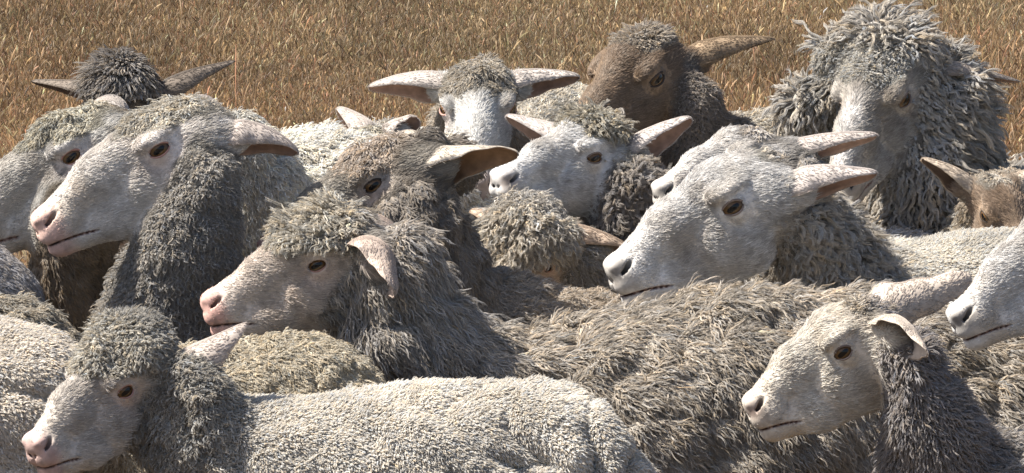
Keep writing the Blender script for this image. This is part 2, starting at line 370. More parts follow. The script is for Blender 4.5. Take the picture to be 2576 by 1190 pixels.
def ear_mesh(B, Tp, o, Lr, width, droop, bow, curls, seed, etip=1.0, n=30, m=15):
    """a cupped leaf-shaped ear from B to Tp, opening along o, with real thickness"""
    ax = Tp - B; Ln = np.linalg.norm(ax); ax = ax / Ln
    o = norm(o - ax * (o @ ax)); s = np.cross(ax, o)
    Vo = []
    th = 0.012 * Lr
    for shell in (0, 1):
        for i in range(n):
            t = i / (n - 1)
            t = 1 - (1 - t) ** 1.35
            w = width * np.interp(t, [0, .12, .3, .5, .7, .85, .94, .985, 1], [.60, .80, 1.0, .95, .80, .64, .50, .33, .13])
            w *= 1 - (1 - etip) * t ** 2
            w = max(w, .012 * Lr)
            curl = math.radians(np.interp(t, [0, .2, .55, 1], curls))
            rho = w / (2 * math.sin(min(curl / 2, math.pi / 2)))
            bend = droop * Lr * max(t - .6, 0) ** 2 * 6
            c = B + ax * (Ln * t - bend * .3) - o * (bow * math.sin(math.pi * t)) * Lr + o * bend
            mid = .5 * (1 + math.cos(curl / 2))
            for j in range(m):
                ph = (j / (m - 1) - .5) * curl
                r_ = rho - (th * (1 - .5 * t) if shell else 0)
                edge = abs(j / (m - 1) - .5) * 2
                wob = 1 + (.10 * math.sin(t * 9 + seed + j * .35) + .06 * math.sin(t * 21 + seed * 2.3)) * edge ** 2 + .05 * math.sin(t * 5 + seed * 1.7)
                r_ *= wob
                Vo.append(c + o * (rho * mid - r_ * math.cos(ph)) + s * (r_ * math.sin(ph) + .02 * Lr * math.sin(t * 4 + seed) * t))
    Vo = np.array(Vo); Q = []
    N = n * m
    for i in range(n - 1):
        for j in range(m - 1):
            a = i * m + j
            Q.append((a, a + 1, a + m + 1, a + m))
            Q.append((N + a, N + a + m, N + a + m + 1, N + a + 1))
    for i in range(n - 1):
        for j, flip in ((0, 0), (m - 1, 1)):
            a = i * m + j
            q = (a, a + m, N + a + m, N + a)
            Q.append(q[::-1] if flip else q)
    for j in range(m - 1):
        a = (n - 1) * m + j
        Q.append((a, a + 1, N + a + 1, N + a))
    return Vo, np.array(Q), N

def make_geo(s, si):
    """everything numeric for one sheep: surface, colours, strands"""
    rng = np.random.default_rng(100 + si)
    hid = s.get('hid', 0)
    Yh = Y0 + s['d']
    O, M, L, pit = fit_pose(s['nose'], s['eye'], s['yaw'], Yh, s.get('side', 1), s.get('roll', 0), s.get('th', 1.0))
    th = s.get('th', 1.0); S3 = np.array([1, th, th]); Lm = L * th ** .67
    s['fit'] = (L, pit)
    tol = lambda p: ((np.asarray(p) - O) @ M) / L / S3
    fro = lambda p: O + L * ((np.asarray(p) * S3) @ M.T)
    blobs, chain = [], []
    for (u, v, dY, r) in s['neck']:
        Y = Y0 + dY
        chain.append((W(u, v, Y), r * px(Y)))
    spine = []
    for (u, v, dY, r) in s['spine']:
        Y = Y0 + dY
        p = W(u, v, Y) - np.array([0, 0, r - .006])
        spine.append((p, r))
    # primitives in head units
    cones = []
    hb = np.array([0.03, 0, -0.06])
    prev = (hb, .185)
    for p, r in chain:
        cones.append((prev[0], tol(p), prev[1], r / Lm)); prev = (tol(p), r / Lm)
    neck_cones = len(cones)
    cones.append((prev[0], tol(spine[0][0]), prev[1], spine[0][1] / Lm * .97))
    for a, b in zip(spine[:-1], spine[1:]):
        cones.append((tol(a[0]), tol(b[0]), a[1] / Lm, b[1] / Lm))
    for (u, v, dY, r) in s.get('blobs', ()):
        Y = Y0 + dY; c = tol(W(u, v, Y)); cones.append((np.array([-.08, 0, -.05]), c, .15, r * px(Y) / Lm))
    sp0, sp1 = spine[0], spine[-1]
    tail = norm(sp1[0] - sp0[0]); tail[2] = 0; tail = norm(tail)
    side = np.array([-tail[1], tail[0], 0])
    legs = []
    for (c, r), off in ((sp0, .02), (sp1, .0)):
        for sg in (-1, 1):
            hip = c + side * sg * r * .5 + tail * off
            knee = np.array([hip[0], hip[1], .26]) + tail * (.05 if c is sp1[0] else -.01)
            foot = np.array([hip[0], hip[1], .035]) + tail * .0
            legs.append((tol(hip - np.array([0, 0, r * .5])), tol(knee), .075 / Lm, .038 / Lm))
            legs.append((tol(knee), tol(foot), .034 / Lm, .036 / Lm))
    ear_at, roots = {}, []
    for key, sg in (('ear', 1), ('ear2', -1)):
        eb = fro(np.array([s.get('ebx', -.04), sg * s.get('eby', .135), s.get('ebz', -.05)]))
        if s.get(key):
            u, v_, dd = s[key]
            tp = W(u, v_, eb[1] + dd)
        else:
            tp = eb + L * (M @ np.array([-.15, sg * .52, .06]))
        ear_at[key] = (eb, tp)
        rt = .106 * s.get('ew', 1.0)
        if key == 'ear' and s['id'] in 'ABC':
            rt *= .55
        if key == 'ear2' and s['id'] == 'B':
            rt *= .6
        roots.append((tol(eb - (tp - eb) * .12), tol(eb + (tp - eb) * .17), rt * .95, rt * .82))
    allp = np.array([c[0] for c in cones + legs] + [c[1] for c in cones + legs])
    allr = np.array([c[2] for c in cones + legs] + [c[3] for c in cones + legs])
    lo = np.minimum((allp - allr[:, None]).min(0), [-.4, -.4, -.5]) - .08
    hi = np.maximum((allp + allr[:, None]).max(0), [1.15, .4, .45]) + .08
    fine = .027 if hid else s.get('fine', .0095)
    coarse = s.get('coarse', .055)
    xs = axis(lo[0], hi[0], -.12, 1.12, fine, coarse)
    ys = axis(lo[1], hi[1], -.27, .27, fine, coarse)
    zs = axis(lo[2], hi[2], -.37, .30, fine, coarse)
    rom, plump, tk = s.get('rom', .0), s.get('plump', 1.0), s.get('tk')

    def body_sdf(X, Y, Z):
        d = None
        for i, (a, b, ra, rb) in enumerate(cones):
            e = cone(X, Y, Z, a, b, ra, rb)
            d = e if d is None else smin(d, e, .12 if i < neck_cones else .16)
        for a, b, ra, rb in legs:
            d = smin(d, cone(X, Y, Z, a, b, ra, rb), .08)
        return d

    def hd(X, Y, Z):
        d = head_sdf(X, Y, Z, rom, plump, tk, s.get('crz', .195))
        for r_ in roots:
            d = smin(d, cone(X, Y, Z, *r_), .07)
        return d

    def full(P):
        X, Y, Z = P[:, 0], P[:, 1], P[:, 2]
        return smin(body_sdf(X, Y, Z), hd(X, Y, Z), .06)

    X, Y, Z = xs[:, None, None], ys[None, :, None], zs[None, None, :]
    F = body_sdf(X, Y, Z).astype(np.float32)
    ix, iy, iz = (np.nonzero((a > l) & (a < h))[0] for a, l, h in ((xs, -.4, 1.3), (ys, -.5, .5), (zs, -.6, .55)))
    sl = (slice(ix[0], ix[-1] + 1), slice(iy[0], iy[-1] + 1), slice(iz[0], iz[-1] + 1))
    H = hd(X[sl[0]], Y[:, sl[1]], Z[:, :, sl[2]])
    F[sl] = smin(F[sl], H, .06)
    V, Q = surface_nets(F, xs, ys, zs)
    e = .004
    for it in range(2):
        f0 = full(V)
        g = np.stack([full(V + np.eye(3)[a] * e) - f0 for a in range(3)], 1) / e
        V = V - g * (np.clip(f0, -.02, .02) / np.maximum((g * g).sum(1), .3))[:, None]
    Nl = norm(g)
    # ---- regions in head units
    def wool_mask(P):
        x, y, z = P[:, 0], np.abs(P[:, 1]), P[:, 2]
        cap, eyel, cheek = s['cap'], s['eyel'], s['cheek']
        zt = np.interp(z, [-.42, -.26, -.10, -.02, .05, .16, .4], [cheek - .05, cheek, (cheek + eyel) / 2 - .03, eyel - .02, eyel, cap, cap])
        jag = .035 * noise3(P, 9, si) + .02 * noise3(P, 22, si + 7)
        de = np.linalg.norm(np.stack([x - .27, y - .2, z - .01], 1), axis=1)
        w = (zt - x + jag)
        w = np.minimum(w, (de - .105) * 1.2) if True else w
        w = np.where(z > .10, (zt - x + jag) * 1.0, w)
        dh = head_sdf(P[:, 0], P[:, 1], P[:, 2], rom, plump, tk, s.get('crz', .195))
        dn = body_sdf(P[:, 0], P[:, 1], P[:, 2])
        w = np.maximum(w, np.minimum(dh - dn - .03 + jag, .2))
        dr = np.min([cone(P[:, 0], P[:, 1], P[:, 2], *r_) for r_ in roots], axis=0)
        return np.minimum(w, (dr - .015) * 1.5 + jag)
    wm = wool_mask(V)
    woolm = sstep(-.02, .03, wm)
    Vw0 = fro(V)
    Nw = norm((Nl / S3) @ M.T)
    ft, pt, nt = FLEECE[s['body']], FLEECE[s['poll']], FLEECE[s.get('neckt', s['body'])]
    # lumps and folds of the fleece
    headness = sstep(-.16, -.02, V[:, 0]) * sstep(-.75, -.45, V[:, 2])
    lump = ft['lump'] * (1 - headness) + pt['lump'] * headness
    disp = lump * (noise3(Vw0, ft['ls'], si) * .7 + noise3(Vw0, ft['ls'] * 2.1, si + 3) * .4)
    cre = ft['crease'] * (1 - headness) + pt['crease'] * headness
    wq = Vw0 + .02 * np.stack([noise3(Vw0, 18, si + 90 + a) for a in range(3)], 1)
    flank = .25 + .75 * sstep(.9, .45, Nw[:, 2])
    disp = disp - cre * np.clip(1 - np.abs(noise3(wq, ft['ls'] * 1.15, si + 95)) * 3.0, 0, 1)
    if s.get('folds'):
        q = Vw0 @ np.array([[.80, .0, -.50], [0, 1, 0], [.55, 0, .85]]).T
        wv = noise3(Vw0, 5, si + 9) * 1.2 + noise3(Vw0, 11, si + 5) * .5
        ridge = 1 - np.abs(noise3(np.stack([q[:, 0] * 7 + wv, q[:, 1] * 7, q[:, 2] * 26 + wv * 1.5], 1), 1.0, si + 21)) * 2
        bodyreg = 1 - sstep(-1.4, -.5, V[:, 0])
        disp = disp - s['folds'] * .036 * flank * np.clip(ridge, 0, 1) ** 3 * (.35 + .65 * bodyreg)
    Vw = Vw0 + Nw * (disp * woolm * sstep(.0, .12, wm))[:, None]
    # skin wrinkles on the bare face
    # ---- colours
    face = np.array(s['face']); wool = np.array(s['wool']); pollc = np.array(s['pollc']); neckc = np.array(s['neckc']); nosec = np.array(s['nosec'])
    x, ya, z = V[:, 0], np.abs(V[:, 1]), V[:, 2]
    # distance to neck axis decides body / neck colour
    bodyness = np.zeros(len(V))
    sp_l = [tol(p) for p, r in spine]
    def bodyfrac(P):
        dn = np.min([cone(P[:, 0], P[:, 1], P[:, 2], *c) for c in cones[:neck_cones]], axis=0)
        db = np.min([cone(P[:, 0], P[:, 1], P[:, 2], *c) for c in cones[neck_cones + 1:neck_cones + len(spine)]], axis=0)
        return sstep(-.25, .25, dn - db)
    def fleece_col(P, Pw):
        b = bodyfrac(P)[:, None]
        h = (sstep(-.14, .02, P[:, 0]) * sstep(-.12, .06, P[:, 2]))[:, None]
        c = neckc * (1 - b) + wool * b
        c = c * (1 - h) + pollc * h
        c = (c * .86 + c.mean(1, keepdims=True) * .14) * np.array([.995, .988, 1.0])
        return c, h[:, 0], b[:, 0]
    fc, hn, bf = fleece_col(V, Vw)
    dirt = (noise3(V, 5, si + 11) * .5 + noise3(V, 13, si + 12) * .5 + noise3(V, 32, si + 13) * .4)
    stain = (np.clip(noise3(V, 3.5, si + 14) * .9 + noise3(V, 11, si + 15) * .5 + .15, 0, 1) * .65)[:, None]
    col = face[None] * (1 + .12 * dirt)[:, None] * (1 - stain * np.array([.28, .36, .46]))
    blush = sstep(.84, .95, x) * sstep(.06, -.0, z - .03)
    if nosec.sum() > .7:
        col = col * (1 - .85 * blush[:, None]) + nosec * (.85 * blush[:, None])
        pinkeye = np.exp(-(((x - .29) / .12) ** 2 + ((ya - .2) / .12) ** 2 + ((z + .02) / .09) ** 2))
        col = col * (1 - .35 * pinkeye[:, None]) + np.array((.48, .33, .30)) * (.35 * pinkeye[:, None])
    else:
        pad = np.exp(-(((x - .965) / .085) ** 2 + ((ya - .06) / .06) ** 2 + ((z + .03) / .062) ** 2))
        col = col * (1 - .93 * pad[:, None]) + nosec * (.93 * pad[:, None])
    if s.get('blaze'):
        bz = (sstep(.10, .03, ya + .02 * noise3(V, 18, si + 16)) * sstep(.30, .5, x) * sstep(-.1, .05, z))[:, None] * s['blaze']
        col = col * (1 - bz) + np.array((.62, .60, .58)) * bz
    dn = np.minimum(cone(x, ya, z, (1.015, .020, -.062), (.955, .068, -.036), .010, .017), cone(x, ya, z, (.955, .070, -.034), (.875, .092, .012), .019, .010))
    k = sstep(.006, -.006, dn)[:, None]
    dkn = np.array((.05, .028, .025)) if nosec.sum() > .7 else np.array((.015, .013, .013))
    col = col * (1 - k) + dkn * k
    zc = -.140 - .062 * np.clip((.98 - x) / .25, 0, 1) ** 1.4
    k = (sstep(.012, .005, np.abs(z - zc)) * sstep(.735, .76, x))[:, None]
    col = col * (1 - k) + np.array((.17, .105, .085)) * k
    k = .7 * sstep(.02, -.004, cone(x, ya, z, (.33, .205, -.015), (.42, .165, -.06), .012, .006))[:, None]
    col = col * (1 - k) + face * .28 * k
    de = np.linalg.norm(np.stack([x - .27, ya - .21, z - .01], 1), axis=1)
    # freckles / mud on the face
    mud = sstep(.25, .7, noise3(V, 30, si + 31) + .4 * noise3(V, 8, si + 30))[:, None] * .45 * s.get('mud', .8)
    col = col * (1 - mud) + np.array((.22, .19, .165)) * mud * (face.mean() > .3) + col * mud * .6 * (face.mean() <= .3)
    under_fleece_shade = fc * .6  # fleece colour darkened beneath the wool, painting shade into the gaps between locks
    col = col * (1 - woolm[:, None]) + under_fleece_shade * woolm[:, None]
    hoof = (Vw[:, 2] < .05)
    col[hoof] = (.06, .05, .045)
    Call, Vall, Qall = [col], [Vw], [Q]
    off = len(Vw)
    wmall = [wm]
    earflag = [np.zeros(len(Vw))]
    # ---- lids
    for sg in (1, -1):
        c = EYE * [1, sg, 1]; a = EYE_AX * [1, sg, 1]
        u = norm(np.array([0.0, 0, 1]) - a * a[2])
        v, q = tube_ring(c, a, u, EYE_R)
        if sg > 0:
            q = q[:, ::-1]
        q = q[:, ::-1]
        v = fro(v)
        lid = np.array((.36, .21, .18)) if face.mean() > .3 else np.array((.05, .04, .035))
        if nosec.sum() < .7 and face.mean() > .3:
            lid = np.array((.20, .16, .14))
        Vall.append(v); Qall.append(q + off); off += len(v)
        Call.append(np.tile(lid, (len(v), 1))); wmall.append(np.full(len(v), -9.)); earflag.append(np.full(len(v), 2.))
    # ---- ears
    earc = np.array(s.get('earc', np.array(s['face']) * np.array([.72, .66, .63]))); inner = np.array(s.get('inner', (.40, .27, .21) if face.mean() > .3 else (.12, .08, .06)))
    near_sg = s.get('side', 1)
    for key, sg in (('ear', 1), ('ear2', -1)):
        base, tip = ear_at[key]
        o = np.array(s.get('eo' if key == 'ear' else 'eo2', (-.12, -.42, -.88)))
        curls = s['ecurl2'] if key == 'ear2' and 'ecurl2' in s else s.get('ecurl', (255, 235, 205, 165))
        base = base - (tip - base) * .05
        v, q, N = ear_mesh(base, tip, o, L, .24 * Lm * (s.get('ew2', s.get('ew', 1.0)) if key == 'ear2' else s.get('ew', 1.0)), s.get('edroop', 0.0), .03, curls, si * 1.9 + sg, s.get('etip', .85))
        Vall.append(v); Qall.append((q if True else q[:, ::-1]) + off); off += len(v)
        c = np.tile(earc, (len(v), 1)); c[N:] = inner
        mu = (sstep(-.1, .9, .5 * noise3(v, 70, si + 41) + .9 * noise3(v, 24, si + 42)))[:, None] * .12
        c = c * (1 - mu) + c * .5 * mu
        Call.append(c); wmall.append(np.full(len(v), -9.)); ef = np.ones(len(v)); ef[N:] = 3; earflag.append(ef)
    Vall = np.concatenate(Vall); Qall = np.concatenate(Qall); Call = np.concatenate(Call)
    wmall = np.concatenate(wmall); earflag = np.concatenate(earflag)
    Nall = normals_of(Vall, Qall)
    geo = dict(V=Vall, Q=Qall, C=Call, fro=fro, M=M, L=Lm, base=np.array([(sp0[0][0] + sp1[0][0]) / 2, (sp0[0][1] + sp1[0][1]) / 2, 0]))

    def grow(zfront):
        # ---- strands
        T = np.concatenate([Qall[:, [0, 1, 2]], Qall[:, [0, 2, 3]]])
        ar = .5 * np.linalg.norm(np.cross(Vall[T[:, 1]] - Vall[T[:, 0]], Vall[T[:, 2]] - Vall[T[:, 0]]), axis=1)
        cen = Vall[T].mean(1); tn = norm(Nall[T].sum(1))
        uu, vv = project(cen)
        view = norm(np.array([0, 0, CAM_H]) - cen)
        facing = (tn * view).sum(1)
        inframe = (uu > -60) & (uu < 2636) & (vv > -60) & (vv < 1250)
        near = (uu > -500) & (uu < 3080) & (vv > -200) & (vv < 1400)
        lod = np.where(inframe, 1.0, np.where(near, .18, .07)) * np.where(facing > -.35, 1.0, .12) * np.where(cen[:, 2] < .3, .15, 1.0)
        hidden = cen[:, 1] > front_at(zfront, uu, vv) + .05
        lod = np.where(hidden, np.minimum(lod, .06), lod)
        twm = wmall[T].mean(1); tef = earflag[T].max(1)

        def sample(weight, count):
            cdf = np.cumsum(weight)
            if cdf[-1] <= 0 or count < 1:
                return None
            t = np.searchsorted(cdf, rng.random(count) * cdf[-1])
            t = np.minimum(t, len(weight) - 1)
            r1, r2 = np.sqrt(rng.random(count)), rng.random(count)
            b = np.stack([1 - r1, r1 * (1 - r2), r1 * r2], 1)
            P = (Vall[T[t]] * b[:, :, None]).sum(1)
            Nn = norm((Nall[T[t]] * b[:, :, None]).sum(1))
            return P, Nn, t

        pieces = []
        # fleece in three regions
        Pl_c = tol(cen)
        fcol, hnT, bfT = fleece_col(Pl_c, cen)
        for reg, fk in (('poll', pt), ('neck', nt), ('body', ft)):
            if reg == 'poll':
                rw = hnT > .5
            elif reg == 'body':
                rw = (hnT <= .5) & (bfT > .5)
            else:
                rw = (hnT <= .5) & (bfT <= .5)
            wgt = ar * rw * sstep(-.06, .08, twm) * (tef == 0)
            for dens in np.unique(lod):
                m = wgt * (lod == dens)
                A = m.sum()
                cnt = int(A / fk['sp'] ** 2 * dens * 1.25)
                S_ = sample(m, cnt)
                if S_ is None:
                    continue
                P, Nn, t = S_
                fat = 1.0 if dens > .9 else min(1.0 / math.sqrt(dens), 2.6)
                nl = fk['n'] if dens > .9 else max(4, fk['n'] // 3)
                K = 8
                Pl = tol(P)
                w = np.clip((twm[t] + .05) / .20, .20, 1.0)
                ln = fk['len'] * w * np.exp(rng.normal(0, .22, cnt))
                if reg == 'poll':
                    ln *= s.get('polllen', fk['len']) / fk['len']
                if reg == 'body':
                    ln *= s.get('blen', 1.0)
                # combing
                g = np.tile(np.array([0, 0, -1.0]), (cnt, 1))
                if reg == 'poll':
                    c = norm(Pl - np.array([-.08, 0, .30])) @ M.T + .35 * g
                elif reg == 'neck':
                    c = g * 1.0 - .45 * M[:, 0] + .2 * tail
                else:
                    c = tail * .9 + g * .7
                c = c + .42 * np.stack([noise3(P, 16, si + 50 + a) for a in range(3)], 1) + .16 * rng.normal(size=(cnt, 3))
                c = norm(c - Nn * (c * Nn).sum(1)[:, None])
                b = np.cross(Nn, c)
                ph = rng.random(cnt) * 6.283
                hand = np.where(rng.random(cnt) > .5, 1, -1)
                wav = fk['wav'] * np.exp(rng.normal(0, .2, cnt))
                G = np.zeros((cnt, K, 3)); cur = P - Nn * .002
                for k_ in range(K):
                    ss = k_ / (K - 1)
                    amp = fk['amp'] * min(1, ss * 2.2) * np.clip(ln / fk['len'], .3, 1.3)
                    an = 6.283 * wav * ss + ph
                    G[:, k_] = cur + (amp * np.cos(an))[:, None] * b * hand[:, None] + (amp * .75 * np.sin(an))[:, None] * (Nn * .7 + c * .5)
                    dr = norm(Nn * fk['lift'] * (1.0 - .55 * ss) + c * fk['lay'] * (.35 + ss) + g * fk['grav'] * ss)
                    cur = cur + dr * (ln / (K - 1))[:, None]
                # strands of each lock
                rad = fk['sp'] * .62 * (1 if dens > .9 else fat)
                off_b = rng.normal(0, .55, (cnt, nl)) * rad; off_c = rng.normal(0, .55, (cnt, nl)) * rad
                St = np.linspace(0, 1, K)
                cl = 1 - fk['clump'] * np.minimum(St * 1.35, 1) ** .8
                cl = np.maximum(cl, .06)
                fz = rng.normal(0, 1, (cnt, nl, 3)) * fk['amp'] * .30
                G = G.astype(np.float32); b = b.astype(np.float32); c = c.astype(np.float32); off_b = off_b.astype(np.float32); off_c = off_c.astype(np.float32); cl = cl.astype(np.float32); fz = fz.astype(np.float32); St = St.astype(np.float32)
                pts = G[:, None] + (off_b[:, :, None] * cl)[..., None] * b[:, None, None] + (off_c[:, :, None] * cl)[..., None] * c[:, None, None] + fz[:, :, None] * St[None, None, :, None]
                # own length of each strand
                cut = rng.uniform(.72, 1.0, (cnt, nl)).astype(np.float32)
                rootp = pts[:, :, :1]
                pts = rootp + (pts - rootp) * cut[:, :, None, None] ** .5
                bri = np.exp(rng.normal(-.02, fk['bv'], (cnt, 1)) + rng.normal(0, .6 * fk['bv'], (cnt, nl)))
                base = fcol[t][:, None] * (1 + .18 * noise3(P, 9, si + 61) + .14 * noise3(P, 34, si + 62))[:, None, None]
                warm = rng.normal(0, .05, (cnt, 1, 1)) * np.array([1., .2, -1.1])
                cc = np.clip(base * bri[:, :, None] * (1 + warm), .01, .85)
                rr = fk['r'] * fat * np.array([1, 1, 1, .97, .92, .82, .62, .25])
                pieces.append((pts.reshape(-1, K, 3), np.tile(rr.astype(np.float32), (cnt * nl, 1)), cc.reshape(-1, 3).astype(np.float32)))
        fleece = pieces
        # short hair of face and ears
        hairs = []
        wgt = ar * (twm < .07) * ((tef == 0) | (tef == 1)) * (cen[:, 2] > .3)
        wgt = wgt * np.where(lod > .9, 1.0, .1)
        nose_bare = np.where(tef == 0, np.clip(1.25 - sstep(.90, .97, Pl_c[:, 0]), .12, 1), 1.2)
        wgt = wgt * nose_bare
        dE = np.linalg.norm(Pl_c * [1, 0, 1] + np.abs(Pl_c) * [0, 1, 0] - (EYE + EYE_AX * .06), axis=1)
        wgt = wgt * np.where(tef == 0, sstep(.040, .066, dE), 1)
        wgt = wgt * np.where((tef == 0) & (Pl_c[:, 0] > .7), np.clip(Call[T].mean(1).mean(1) / face.mean() * 1.9 - .95, .0, 1), 1)
        cnt = int(wgt.sum() / (.00112 ** 2))
        S_ = sample(wgt, cnt)
        if S_ is not None:
            P, Nn, t = S_
            Pl = tol(P); K = 4
            isear = tef[t] == 1
            c = np.tile(-M[:, 0], (cnt, 1)) + np.array([0, 0, -.25])
            up_f = sstep(.0, .15, Pl[:, 2])[:, None]
            c = c + (M[:, 1] * np.clip(Pl[:, 1:2] / .06, -1, 1) * .5) * up_f
            c = np.where(isear[:, None], norm(P - O) + .0, c)
            c = c + .26 * np.stack([noise3(P, 30, si + 70 + a) for a in range(3)], 1) + .12 * rng.normal(size=(cnt, 3))
            c = norm(c - Nn * (c * Nn).sum(1)[:, None])
            ln = np.where(isear, .0045, np.interp(Pl[:, 0], [-.1, .25, .6, 1.0], [.0115, .0095, .0070, .0024])) * np.exp(rng.normal(0, .25, cnt))
            dEs = np.linalg.norm(Pl * [1, 0, 1] + np.abs(Pl) * [0, 1, 0] - (EYE + EYE_AX * .06), axis=1)
            ln = ln * np.where(isear, 1, .35 + .65 * sstep(.08, .17, dEs))
            St = np.linspace(0, 1, K)
            lift = .26 * np.exp(rng.normal(0, .4, cnt)) + .15 * np.clip(noise3(P, 55, si + 77), 0, 1)
            lift = np.where(isear, lift * .35, lift)
            pts = P[:, None] - Nn[:, None] * .0006 + (c[:, None] * St[:, None] + Nn[:, None] * (lift[:, None, None] * (St[:, None] - .35 * St[:, None] ** 2))) * ln[:, None, None]
            vcol = Call[T[t]].mean(1)
            # hair keeps the colour of its place, dark spots stay dark
            cc = np.clip(vcol * np.exp(rng.normal(0, .18, cnt))[:, None] * (1 + .10 * noise3(P, 70, si + 78))[:, None], .01, .85)
            hairs.append((pts, np.tile(np.array([.00036, .00036, .00030, .00010]), (cnt, 1)), cc))
            # long pale lashes and chin whiskers
        return fleece, hairs
    geo['grow'] = grow
    return geo

# ------------------------------------------------------------------ materials
def new_mat(name):
    m = bpy.data.materials.new(name); m.use_nodes = True
    nt = m.node_tree
    for n in list(nt.nodes):
        nt.nodes.remove(n)
    return m, nt, nt.nodes.new, nt.links.new

def strand_material(name, transl, rough):
    m, nt, N, Lk = new_mat(name)
    out = N('ShaderNodeOutputMaterial')
    at = N('ShaderNodeAttribute'); at.attribute_name = 'col'
    d = N('ShaderNodeBsdfDiffuse'); d.inputs['Roughness'].default_value = 1.0
    t = N('ShaderNodeBsdfTranslucent')
    g = N('ShaderNodeBsdfGlossy'); g.inputs['Roughness'].default_value = rough
    mx = N('ShaderNodeMixShader'); mx.inputs[0].default_value = transl
    mg = N('ShaderNodeMixShader'); mg.inputs[0].default_value = .03
    Lk(at.outputs['Color'], d.inputs['Color']); Lk(at.outputs['Color'], t.inputs['Color'])
    Lk(d.outputs[0], mx.inputs[1]); Lk(t.outputs[0], mx.inputs[2])
    Lk(mx.outputs[0], mg.inputs[1]); Lk(g.outputs[0], mg.inputs[2])
    Lk(mg.outputs[0], out.inputs[0])
    return m

def skin_material():
    m, nt, N, Lk = new_mat('sheep_skin')
    out = N('ShaderNodeOutputMaterial')
    p = N('ShaderNodeBsdfPrincipled')
    at = N('ShaderNodeAttribute'); at.attribute_name = 'col'
    tc = N('ShaderNodeTexCoord')
    nz = N('ShaderNodeTexNoise'); nz.inputs['Scale'].default_value = 180; nz.inputs['Detail'].default_value = 5
    n2 = N('ShaderNodeTexNoise'); n2.inputs['Scale'].default_value = 70; n2.inputs['Detail'].default_value = 4
    mr = N('ShaderNodeMapRange'); mr.inputs[1].default_value = .3; mr.inputs[2].default_value = .7; mr.inputs[3].default_value = .72; mr.inputs[4].default_value = 1.12
    mix = N('ShaderNodeMix'); mix.data_type = 'RGBA'; mix.blend_type = 'MULTIPLY'; mix.inputs[0].default_value = 1
    bp = N('ShaderNodeBump'); bp.inputs['Strength'].default_value = .18; bp.inputs['Distance'].default_value = .002
    Lk(tc.outputs['Object'], nz.inputs['Vector']); Lk(tc.outputs['Object'], n2.inputs['Vector'])
    Lk(n2.outputs['Fac'], mr.inputs[0])
    Lk(at.outputs['Color'], mix.inputs[6]); Lk(mr.outputs[0], mix.inputs[7])
    Lk(mix.outputs[2], p.inputs['Base Color'])
    Lk(nz.outputs['Fac'], bp.inputs['Height']); Lk(bp.outputs[0], p.inputs['Normal'])
    p.inputs['Roughness'].default_value = .72
    p.inputs['Specular IOR Level'].default_value = .25
    Lk(p.outputs[0], out.inputs[0])
    return m

def eye_material():
    m, nt, N, Lk = new_mat('sheep_eye')
    out = N('ShaderNodeOutputMaterial')
    p = N('ShaderNodeBsdfPrincipled')
    tc = N('ShaderNodeTexCoord'); sx = N('ShaderNodeSeparateXYZ')
    Lk(tc.outputs['Object'], sx.inputs[0])
    def mth(op, a, b=None):
        n = N('ShaderNodeMath'); n.operation = op
        for i, v in enumerate((a, b)):
            if v is None:
                continue
            if hasattr(v, 'links') or hasattr(v, 'is_linked'):
                Lk(v, n.inputs[i])
            else:
                n.inputs[i].default_value = v
        return n.outputs[0]
    x2 = mth('POWER', mth('ABSOLUTE', mth('DIVIDE', sx.outputs[0], .50)), 2.6)
    y2 = mth('POWER', mth('ABSOLUTE', mth('DIVIDE', sx.outputs[1], .20)), 2.6)
    pup = mth('ADD', x2, y2)
    r2 = mth('SQRT', mth('ADD', mth('MULTIPLY', sx.outputs[0], sx.outputs[0]), mth('MULTIPLY', sx.outputs[1], sx.outputs[1])))
    cr = N('ShaderNodeValToRGB')
    e = cr.color_ramp.elements
    e[0].position = .0; e[0].color = (.15, .085, .035, 1)
    e[1].position = .62; e[1].color = (.085, .045, .018, 1)
    k = cr.color_ramp.elements.new(.72); k.color = (.02, .011, .008, 1)
    k = cr.color_ramp.elements.new(1.0); k.color = (.02, .013, .011, 1)
    Lk(r2, cr.inputs[0])
    mr = N('ShaderNodeMapRange'); mr.inputs[1].default_value = .75; mr.inputs[2].default_value = 1.15
    Lk(pup, mr.inputs[0])
    mix = N('ShaderNodeMix'); mix.data_type = 'RGBA'
    mix.inputs[6].default_value = (.004, .004, .005, 1)
    Lk(mr.outputs[0], mix.inputs[0]); Lk(cr.outputs[0], mix.inputs[7])
    Lk(mix.outputs[2], p.inputs['Base Color'])
    p.inputs['Roughness'].default_value = .06
    p.inputs['IOR'].default_value = 1.4
    Lk(p.outputs[0], out.inputs[0])
    return m

